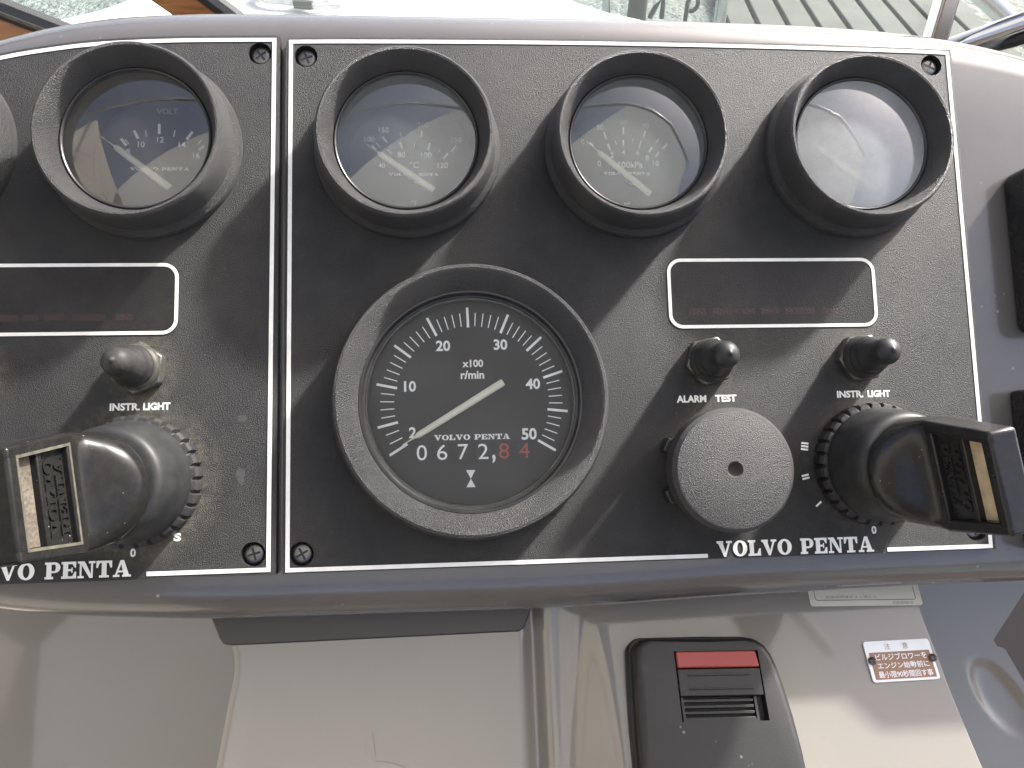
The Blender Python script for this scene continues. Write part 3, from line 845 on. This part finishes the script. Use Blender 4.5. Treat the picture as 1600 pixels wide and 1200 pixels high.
def key(x, y, phi, tx, ty, side, label):
    KM = M['keyplastic'] if side < 0 else M['keydusty']
    d = Vector((tx, ty, 1)).normalized()
    rot = Vector((0, 0, 1)).rotation_difference(d).to_matrix().to_4x4() @ Matrix.Rotation(phi, 4, 'Z')
    r = root('ignition_key', x, y, 0, label, 'key', 'ignition keys with large square heads', rot=rot)
    secs = [superell(15.8, 15.8, 24.5, 2), superell(17.6, 17.6, 25.6, 2), superell(18.2, 18.2, 27.2, 2), superell(18.0, 18.2, 29.0, 2), superell(16.4, 18.2, 31.5, 2.1), superell(12.6, 18.3, 34.2, 2.3),
            superell(8.2, 18.4, 36.8, 2.8), superell(5.4, 18.4, 38.6, 4), superell(4.5, 18.4, 40.0, 8), superell(4.3, 18.2, 41.0, 10)]
    n = 64
    vs = [v for s in secs for v in s]
    fs = [(k * n + i, k * n + (i + 1) % n, (k + 1) * n + (i + 1) % n, (k + 1) * n + i) for k in range(len(secs) - 1) for i in range(n)]
    fs += [tuple(range(n)), tuple(reversed(range((len(secs) - 1) * n, len(secs) * n)))]
    add('key_shoulder', (vs, fs), KM, r, smooth=50)
    # head: rails around a text panel and a slot, in the plane x = 0 (y across, z outward)
    T = 4.4
    def hw(z): return 18.4 + (15.4 - 18.4) * (z - 40) / 28
    def slab(z0, z1, ya0, yb0, ya1, yb1, t):
        return ([(-t, ya0, z0), (-t, yb0, z0), (-t, yb1, z1), (-t, ya1, z1), (t, ya0, z0), (t, yb0, z0), (t, yb1, z1), (t, ya1, z1)],
                [(0, 1, 2, 3), (7, 6, 5, 4), (0, 4, 5, 1), (1, 5, 6, 2), (2, 6, 7, 3), (3, 7, 4, 0)])
    zN, zF, wd = 40.6, 69, 4.0
    add('head_rail', slab(zN, zF, hw(zN) - wd, hw(zN), hw(zF) - wd, hw(zF), T), KM, r, bevel=1.1, seg=3)
    add('head_rail', slab(zN, zF, -hw(zN), -hw(zN) + wd, -hw(zF), -hw(zF) + wd, T), KM, r, bevel=1.1, seg=3)
    e = 0.3
    add('head_rail', slab(zF - 4.2, zF - 0.02, -hw(zF) + 1, hw(zF) - 1, -hw(zF) + 1, hw(zF) - 1, T - 0.02), KM, r, bevel=1.1, seg=3)
    add('head_web', slab(zN - 0.5, zN + 3.0, -hw(zN) + 2, hw(zN) - 2, -hw(zN) + 2, hw(zN) - 2, T - 0.15), KM, r, bevel=0.5)
    add('head_web', slab(54.4, 56.4, -hw(55) + 2, hw(55) - 2, -hw(56) + 2, hw(56) - 2, T - 0.9), KM, r, bevel=0.4)
    add('text_panel', slab(zN + 2.5, 54.6, -hw(zN) + 2, hw(zN) - 2, -hw(55) + 2, hw(55) - 2, 2.3), KM, r)
    add('slot_web', slab(56.2, 62.6 if side < 0 else 65, -hw(56) + 2, hw(56) - 2, -hw(65) + 2.5, hw(65) - 2.5, 1.4), M['dirtpale'] if side < 0 else M['dirt'], r)
    # worn light line running round the rim
    wl = M['keyworn']
    for s in (-1, 1):
        h0, h1 = hw(zN + 1) - 3.6, hw(zF - 4) - 3.3
        pts = [(h0, zN + 2.2), (h1, zF - 3.4), (-h1, zF - 3.4), (-h0, zN + 2.2)]
        vv, ff = strip(pts, 0.85 if side > 0 else 0.5, 0, 0.25, closed=True)
        vv = [(s * (T - 0.12 + v[2]), v[0], v[1]) for v in vv]
        add('rim_line', (vv, ff), wl if side > 0 else KM, r)
        # raised brand lettering, two rows read along the rail
        tv, tf = join(slab_text('VOLVO', 0, 2.4, 22, 3.9, 0), slab_text('PENTA', 0, -2.4, 22, 3.9, 0))
        n0 = len(tv)
        # rows run along y; letters' up direction is along the key axis
        vb = [(s * (2.3 - 0.02), s * v[0], 48.9 + v[1]) for v in tv]
        vt = [(s * (2.85 + v[2]), s * v[0], 48.9 + v[1]) for v in tv]
        F2 = []
        for f in tf:
            F2.append(f)
            F2.append(tuple(i + n0 for i in reversed(f)))
            for i in range(len(f)):
                j = (i + 1) % len(f)
                F2.append((f[i], f[j], f[j] + n0, f[i] + n0))
        add('raised_lettering', (vb + vt, F2), KM, r, smooth=20)
    return r

ignition(217.3, -165.2, 'ignition switch with black toothed ring under INSTR. LIGHT on the right panel')
ignition(-51.3, -164.6, 'ignition switch with dusty toothed ring under INSTR. LIGHT on the left panel')
key(217.3, -165.2, 0.198, 0.033, -0.071, -1, 'glossy black square-headed key in the right switch, its head leaning right over the panel border')
key(-51.3, -164.6, 0.129, -0.09, -0.072, 1, 'scuffed black square-headed key with worn pale rim, in the left switch')

# ------------------------------------------------------------------ switch blocks on the right of the pod
r = root('switch_block', 305, -83, -4, 'plain glossy black switch block on the hood, upper one cut by the right photo edge', 'switch block')
add('housing', prism(rrect(-21.5, 25, -33, 33, 5), -0.2, 11), M['keyplastic'], r, bevel=1.6, seg=3, smooth=50)
add('rocker', prism(rrect(-15, 20, -27, 27, 3), 10.8, 14), M['control'], r, bevel=1.0, seg=2)
r = root('switch_block', 305, -169, -4, 'black block with silver trimmed frame beside the right key head, cut by the photo edge', 'switch block')
add('housing', prism(rrect(-27.0, 25, -31, 31, 2.5), -0.2, 12), M['keyplastic'], r, bevel=0.8, seg=2)
add('silver_trim', strip(rrect(-24.3, 23, -28.3, 28.3, 2), 0.9, 11.9, 12.5, closed=True), M['steel'], r)
add('face', prism(rrect(-23.2, 22, -27.2, 27.2, 1.5), 11.8, 12.2), M['pod'], r)
s = add('screw', lathe([(3, 12.1), (2.6, 13.2), (1.2, 13.9), (0.02, 14)], 32), M['screw'], r, smooth=60)
s.location = Vector((-18.5, 22.5, 0)) * MM

# ------------------------------------------------------------------ lower console moulding
XL = [(-330, -38), (-300, -35.5), (-280, -33), (-267, -31.5), (-250, -29.2), (-238, -27.5), (-229, -29.5), (-221, -36), (-205, -46)]
XR = [(-330, 268), (-300, 261.5), (-281, 258.6), (-270, 257.1), (-255, 255.2), (-242, 254.4), (-232, 253.2), (-223, 253.2), (-205, 256)]
XB = [(-330, 362), (-300, 345), (-271, 328), (-258, 321), (-255.4, 319.9), (-255.2, 316.6), (-251.5, 314.4), (-230, 332), (-205, 350)]
def zbase(y): return -36 + 0.42 * (-215 - y)
def zmid(x, y):
    k = sstep(97, 124, x)
    return zbase(y) * k + (-39 + 0.20 * (-215 - y)) * (1 - k)
def console_z(x, y):
    z = zmid(x, y)
    xl, xr = smooth_tab(XL, y, 4), smooth_tab(XR, y, 4)
    # left recess, rounded nose on the block
    k = sstep(xl - 5.0, xl + 1.2, x)
    zl = zmid(0, y) - 58 - 6 * sstep(-200, -240, y) + 6 * sstep(-60, -150, x)
    z = zl + (z - zl) * k
    z += 1.2 * math.exp(-((x - xl - 4) / 3.5) ** 2)
    # groove between the centre block and the control side
    z -= 5.5 * math.exp(-((x - 90.5) / 3.2) ** 2)
    z += 1.0 * math.exp(-((x - 97.5) / 2.5) ** 2)
    z -= 2.0 * math.exp(-((x - 109) / 8.0) ** 2)
    # right edge rolls over and drops to the side ledge
    e = sstep(xr - 1.8, xr + 5.0, x)
    zs = -75 - 5 * sstep(-262, -330, y)
    z = z * (1 - e) + zs * e
    # scooped hollow in the ledge
    a = R(-54); ux, uy = math.cos(a), math.sin(a)
    dx, dy = x - 313.5, y + 274.5
    s, t = dx * ux + dy * uy, -dx * uy + dy * ux
    q = (s / 19.5) ** 2 + (t / 8.2) ** 2
    z -= 2.8 * (1 - sstep(0.0, 1.7, q - 0.5 * s / 19.5)) * e
    return z
def build_console():
    ny, nx = 230, 460
    vs, fs = [], []
    for j in range(ny + 1):
        y = -203 - 215 * j / ny
        xb = interp(XB, y)
        xl, xr = smooth_tab(XL, y, 4), smooth_tab(XR, y, 4)
        cuts = [(-150, 50), (xl - 7, 50), (xl + 6, 60), (82, 70), (128, 90), (xr - 3.5, 60), (xr + 7, 80), (xb, 0)]
        for (xa, k), (xe, _) in zip(cuts, cuts[1:]):
            for i in range(k):
                x = xa + (xe - xa) * i / k
                vs.append((x, y, console_z(x, y)))
        vs.append((xb, y, console_z(xb, y)))
        vs.append((xb + 0.4, y, console_z(xb, y) - 9))
    W = nx + 2
    for j in range(ny):
        for i in range(W - 1):
            a = j * W + i
            fs.append((a, a + W, a + W + 1, a + 1))
    r = root('console', 0, 0, 0, 'beige glossy gelcoat console below the hood with raised centre block and recessed left side', 'console')
    add('moulding', (vs, fs), M['beige'], r, smooth=70)
    # painted brown step that joins the hood to the centre block
    o = []
    for x0, y0, z0, x1, y1, z1 in ():
        pass
    T = [(-40, -214), (92, -214), (90.0, -221), (86.6, -228.2), (84.5, -229.4), (-28.5, -230.2), (-31.5, -229.6), (-33.2, -227.6)]
    V = [(x, y, zmid(0, y) - 8) for x, y in T] + [(x, y, zmid(0, y) + 1.7) for x, y in T]
    n = len(T)
    F = [tuple(reversed(range(n))), tuple(range(n, 2 * n))] + [(i, (i + 1) % n, n + (i + 1) % n, n + i) for i in range(n)]
    add('brown_step', (V, F), M['podtrim'], r, bevel=0.7, seg=2)
build_console()
# scuffs and pits in the gelcoat
def scuff(parent, pts, w):
    vs = []; fs = []
    for i, (x, y) in enumerate(pts):
        ww = w * (0.3 + 0.7 * math.sin(math.pi * (i + 0.5) / len(pts)))
        vs += [(x - ww * 0.6, y - ww, console_z(x, y) + 0.05), (x + ww * 0.6, y + ww, console_z(x, y) + 0.05)]
    for i in range(len(pts) - 1): fs.append((2 * i, 2 * i + 2, 2 * i + 3, 2 * i + 1))
    addflat('scuff', (vs, fs), M['inkgrey'], parent)
rc = bpy.data.objects['console']
scuff(rc, [(26.4 + 0.25 * i, -262 - 1.5 * i) for i in range(8)], 0.22)
scuff(rc, [(27.5 + 1.6 * i, -273.5 - 0.05 * i * i) for i in range(10)], 0.16)
scuff(rc, [(24.0 + 0.1 * i, -266 - 1.0 * i) for i in range(6)], 0.12)
rnd = random.Random(12)
for k in range(26):
    x, y = rnd.uniform(-90, 240), rnd.uniform(-285, -225)
    scuff(rc, [(x, y), (x + rnd.uniform(.1, .5), y - rnd.uniform(.05, .4))], rnd.uniform(.08, .2))

tag(add('bulkhead', box(200, 520, -520, -150, -200, -170), M['bulk'], mw=DASH.copy()), kind='structure')

# ------------------------------------------------------------------ shift control plate on the sloping console
SL = math.atan(0.42)
def console_root(name, x, y, label, cat, group=None, rz=0, lift=0.0):
    rot = Matrix.Rotation(-SL, 4, 'X') @ Matrix.Rotation(R(rz), 4, 'Z')
    return root(name, x, y, zbase(y) + lift, label, cat, group, rot=rot)
# on this slope one mm of local height is 1/cos(SL) mm along the surface
r = console_root('shift_control', 155, -246, 'matt black control plate with red strip and ribbed grille on the beige console', 'control plate', rz=-1.5)
OUT = [(-29.5, 9.0), (-28.5, 11.2), (-26.5, 12.9), (-24, 13.4), (0, 13.6), (17, 13.4), (21, 12.6), (24.2, 10.4), (26.4, 7.0), (28.0, 2.0), (29.6, -6), (31.0, -16), (31.8, -28), (32, -60), (-30.6, -60), (-30.8, -20), (-30.2, -4)]
def scaled(o, s, dx=0, dy=0): return [(x * s + dx, y * s + dy) for x, y in o]
def shell(out, layers):
    n = len(out); vs = []; fs = []
    for inset, z in layers:
        for x, y in out:
            cx, cy = 0, -14
            L = math.hypot(x - cx, y - cy)
            f = (L - inset) / L
            vs.append((cx + (x - cx) * f, cy + (y - cy) * f, z))
    for k in range(len(layers) - 1):
        for i in range(n):
            j = (i + 1) % n
            fs.append((k * n + i, k * n + j, (k + 1) * n + j, (k + 1) * n + i))
    fs.append(tuple(range((len(layers) - 1) * n, len(layers) * n)))
    return vs, fs
add('base_plate', shell(OUT, [(0, -1), (0, 4.2), (0.6, 5.0)]), M['control'], r, smooth=50)
body = add('body', shell(OUT, [(1.6, 4.6), (1.6, 9.5), (2.2, 11.0), (3.4, 12.0), (5.0, 12.3)]), M['control'], r, smooth=50)
zt = 12.3
body_cut = [box(-13.2, 19.4, -17.6, 7.0, 8.0, 16)]
boolean_cut(body, body_cut)
add('red_strip', prism([(-12.6, 1.0), (18.8, 1.0), (18.2, 6.3), (17.8, 6.8), (-12.6, 6.8)], 8, zt + 0.9), M['red'], r, bevel=0.5, seg=2)
cv = add('sliding_cover', prism([(-12.7, -8.9), (18.9, -8.9), (18.9, 0.6), (-12.7, 0.6)], 8, zt + 0.2), M['control'], r, bevel=0.3)
for yy in (-1.6, -6.4):
    add('ridge', box(-9, 15.2, yy - 0.3, yy + 0.3, zt, zt + 0.75), M['control'], cv, bevel=0.15)
g = add('grille', box(-12.2, 17.2, -17.2, -9.0, 7.5, 8.9), M['black'], r)
for k in range(4):
    yy = -10.4 - 2.05 * k
    add('rib', box(-11.8, 14.8, yy - 0.5, yy + 0.5, 8.8, 11.3), M['control'], g, bevel=0.15)
add('grille_frame', strip([(-12.0, -9.2), (-12.0, -17.1), (15.6, -17.1), (15.6, -9.2)], 0.9, 8.8, 11.6), M['control'], g)

# ------------------------------------------------------------------ caution plate and label
r = console_root('caution_plate', 237.6, -244.2, 'small white metal plate with brown panel of Japanese writing, held by two screws', 'sign', rz=0.5, lift=0.2)
OUTP = [(-15.0, 7.6), (12.6, 7.9), (14.6, -6.6), (-12.4, -8.0)]
def roundpoly(o, rr=1.4, n=5):
    out = []
    N_ = len(o)
    for i in range(N_):
        p = Vector(o[i]); a = (Vector(o[i - 1]) - p).normalized(); b = (Vector(o[(i + 1) % N_]) - p).normalized()
        s, e = p + a * rr, p + b * rr
        for k in range(n + 1):
            t = k / n
            out.append(tuple((1 - t) ** 2 * s + 2 * t * (1 - t) * p + t * t * e))
    return out
add('plate', prism(roundpoly([(-14.6, 7.7), (13.2, 7.7), (13.2, -7.7), (-14.6, -7.7)]), 0, 0.6), M['whitepaint'], r)
add('brown_field', prism(roundpoly([(-13.3, 3.4), (12.0, 3.4), (12.0, -6.8), (-13.3, -6.8)], 0.4), 0.6, 0.68), M['coppersign'], r)
addflat('lettering', join(text_vf('注', 2.4, None, -5.0, 5.5, 0.68), text_vf('意', 2.4, None, 2.6, 5.5, 0.68)), M['coppersign'], r)
addflat('lettering', join(text_vf('ビルジブロワーを', 2.5, 21.5, -0.4, 1.6, 0.74, bold=0.012), text_vf('エンジン始動前に', 2.5, 21.5, -0.4, -1.7, 0.74, bold=0.012), text_vf('最小限90秒間回す事', 2.5, 22.5, -0.4, -5.0, 0.74, bold=0.012)), M['whitepaint'], r)
for sx, rr_ in ((-13.0, 30), (12.4, 10)):
    s = add('screw', lathe([(1.5, 0.6), (1.55, 1.4), (1.2, 2.1), (0.02, 2.4)], 24), M['screw'], r, smooth=60)
    s.location = Vector((sx, 0.3, 0)) * MM; s.rotation_euler = (0, 0, R(rr_))
    add('cross_slot', join(box(-0.9, 0.9, -0.16, 0.16, 1.8, 2.46), box(-0.16, 0.16, -0.9, 0.9, 1.8, 2.45)), M['black'], s)
r = console_root('label_sticker', 229.5, -220.5, 'long cream label with small print half hidden under the hood edge', 'label', rz=-1.5, lift=0.1)
add('backing', prism(rrect(-24, 24, -4.0, 6, 1.2), 0, 0.25), M['label'], r)
add('outline', strip(rrect(-21.5, 21.5, -1.6, 5.5, 1.0), 0.35, 0.25, 0.30, closed=True), M['inkgrey'], r)
addflat('lettering', join(text_vf('MERCURY MARINE DIESEL'[0:0] + '取扱説明書をよく読んで', 1.1, 22, -6, -0.3, 0.30), text_vf('4G00-E0960-00', 0.95, 9, 15.5, -2.9, 0.30)), M['inkgrey'], r)

# ------------------------------------------------------------------ beyond the hood: windscreen, foredeck, water (world metres x1000)
WI = Matrix.Identity(4)
def wroot(name, loc, label, cat, group=None):
    o = bpy.data.objects.new(name, None); o.empty_display_size = 0.05; COL.objects.link(o)
    o.location = Vector(loc) * MM
    return tag(o, label, cat, group)
def vbar(pts, y0, y1):
    """upright slab: outline in x,z between two depths"""
    n = len(pts)
    vs = [(x, y0, z) for x, z in pts] + [(x, y1, z) for x, z in pts]
    fs = [tuple(range(n)), tuple(reversed(range(n, 2 * n)))] + [(i, (i + 1) % n, n + (i + 1) % n, n + i) for i in range(n)]
    return vs, fs
ws = wroot('windscreen', (0, 150, -45), 'hazy glass windscreen in brown wooden frame behind the hood', 'windscreen')
zo = 45
def W(v): return [(x, z + zo) for x, z in v]
SLP = (-44.8 + 35.4) / (-159.9 + 181.9)
def lz(x, off=0): return -35.4 + SLP * (x + 181.9) + off
add('wood_frame', vbar(W([(-520, lz(-520, -5)), (-120, lz(-120, -5)), (-120, lz(-120, -60)), (-520, lz(-520, -60))]), -8, 14), M['wood'], ws, bevel=1.5)
add('gasket', vbar(W([(-520, lz(-520, 0)), (-120, lz(-120, 0)), (-120, lz(-120, -5)), (-520, lz(-520, -5))]), -9, 8), M['black'], ws, bevel=0.6)
add('glazing_bead', vbar(W([(-520, lz(-520, 0.2)), (-120, lz(-120, 0.2)), (-120, lz(-120, -1.6)), (-520, lz(-520, -1.6))]), -11, -9.2), M['keyworn'], ws)
add('wood_mullion', vbar(W([(-97.2 - 60, -32.4 + 48), (-97.2 + 20, -32.4 - 16), (-71.5 + 20, -31.9 - 17), (-71.5 - 60, -31.9 + 50)]), -8, 14), M['wood'], ws, bevel=1.5)
add('gasket', vbar(W([(-71.5 - 60, -31.9 + 50.2), (-71.5 + 20, -31.9 - 16.6), (-66.2 + 20, -31.9 - 16.6), (-66.2 - 60, -31.9 + 50.2)]), -9, 8), M['black'], ws, bevel=0.6)
add('metal_mullion', vbar(W([(333, 60), (348.5, -60), (360, -60), (340.5, 60)]), -6, 6), M['steel'], ws, bevel=1.5, seg=2)
add('pane', vbar(W([(-520, 120), (336, 120), (352, -70), (-520, -70)]), 0, 0.6), M['pane'], ws)
add('pane', vbar(W([(346, 120), (700, 120), (700, -70), (358, -70)]), 0, 0.6), M['pane'], ws)

tag(add('handrail', tube([(330, 160, -69), (399, 150, -35), (520, 140, 25)], 5.2, 12), M['steel'], mw=WI), 'stubby dull grey rail sloping down to the hood at the top right corner', 'rail')
tag(add('deck_rail', tube([(560, 600, -80), (706, 600, -160), (900, 600, -270)], 11, 14), M['steel'], mw=WI), 'bright diagonal rail crossing the water at the top right corner', 'rail')
tag(add('handrail', tube([(380, 165, -60), (403, 150, -45), (520, 140, 5)], 4, 12), M['black'], mw=WI), 'thin black rail under the grey one at the top right corner', 'rail')

deck = [(-620, 560), (-468, 777), (-424, 822), (-330, 1000), (-100, 1700), (60, 1950), (160, 1500), (240, 980), (252, 900), (300, 852), (420, 780), (560, 560)]
o = add('foredeck', prism(deck, -330, -250), M['deck'], mw=WI, bevel=12, seg=3)
tag(o, 'sunlit white foredeck seen through the windscreen above the hood', 'boat deck')

def rope_coil():
    r = wroot('rope_coil', (-165, 868, -247), 'pale braided rope coiled on the white foredeck above the left panel', 'rope')
    pts = []
    for i in range(170):
        a = i * 0.22
        rr = 46 - i * 0.10
        pts.append((rr * 1.15 * math.cos(a), rr * 0.8 * math.sin(a), 6 + i * 0.10))
    add('rope', tube(pts, lambda i: 5.6 + 0.8 * math.sin(i * 2.1), 10), M['rope'], r, smooth=60)
    add('rope_end', tube([(20, -40, 5), (40, -46, 5), (58, -40, 5), (74, -44, 5)], lambda i: 4.5, 10), M['rope'], r, smooth=60)
    add('whipping', tube([(8, -42, 7), (34, -46, 7)], 6.2, 10), M['dock'], r, smooth=60)
rope_coil()

w = add('water', ([(-300000, -50000, -1300), (300000, -50000, -1300), (300000, 600000, -1300), (-300000, 600000, -1300)], [(0, 1, 2, 3)]), M['water'], mw=WI)
tag(w, kind='structure')

# dark slats in place of a boat's shadow and reflection on water; posts, ropes
dk = wroot('dark_reflection_slats', (2400, 3700, -1480), 'dark slats standing in for the shaded boat reflection on the water at the upper right', 'dock')
for k in range(9):
    xa = -950 + k * 172
    q = [(xa, -640 + k * 20), (xa + 146, -625 + k * 20), (xa + 146 + 300, 1400), (xa + 300, 1400)]
    add('reflection_slat', prism(q, 235, 260), M['dock'], dk, bevel=6, seg=1)
add('float', join(box(-900, 500, -480, -380, 60, 232), box(-700, 780, 900, 1000, 60, 232)), M['black'], dk)
tag(add('mooring_post', tube([(968, 3500, -1400), (960, 3500, -880)], 46, 16), M['dock'], mw=WI, smooth=50), 'thick dark mooring post standing in the water right of the foredeck', 'post')
tag(add('mooring_rope', tube([(1030, 3500, -1090), (1050, 3500, -1040), (1085, 3500, -990), (1090, 3500, -1090)], 13, 8), M['dock'], mw=WI, smooth=50), 'dark rope hanging in a peak beside the thick mooring post', 'rope')
loop = [(1210, 3500, -1100)] + [(1232 + 26 * math.cos(R(a)), 3500, -1020 + 34 * math.sin(R(a))) for a in range(190, -130, -20)]
tag(add('mooring_rope', tube(loop, 11, 8), M['dock'], mw=WI, smooth=50), 'dark rope loop standing up from the water between post and silver upright', 'rope')
tag(add('rail_post', tube([(1400, 3500, -1300), (1368, 3500, -900)], 30, 16), M['steel'], mw=WI, smooth=50), 'silver upright tube at the left end of the dark slats', 'post')
tag(add('rail_post', tube([(840, 3500, -1300), (790, 3500, -900)], 20, 16), M['steel'], mw=WI, smooth=50), 'thin silver upright tube just right of the white foredeck', 'post')

tag(add('bounce_floor', prism([(-1500, -2600), (1500, -2600), (1500, 60), (-1500, 60)], -1000, -960), M['sole'], mw=WI), kind='structure')  # unseen floor added for warm bounce from below
tag(add('left_sky_blocker', prism([(-520, -1200), (-480, -1200), (-480, -100), (-520, -100)], -960, 600), M['side'], mw=WI), kind='structure')  # unseen wall added to block sky from the left
tag(add('rear_sky_blocker', prism([(-760, -1700), (900, -1700), (900, -1660), (-760, -1660)], -960, 110), M['sole'], mw=WI), kind='structure')  # low wall out of view, added to darken the hood lip's reflection
# unseen canvas over the helm, shaped for lens reflections, console shade and soft fill
CAN = [(-1400, -1150), (610, -1150), (590, -300), (440, -110), (340, -60), (250, -40), (-1400, -70)]
tag(add('unseen_canvas_top', ([(x, y, 620 + 12 * math.sin(x * 0.004)) for x, y in CAN], [tuple(range(6))]), M['roof'], mw=WI), kind='structure')
tag(add('canvas_frame_bar', tube([(-1400, -70, 612), (250, -40, 612), (345, -60, 612), (440, -110, 612), (590, -300, 612)], 11, 12), M['steel'], mw=WI), kind='structure')
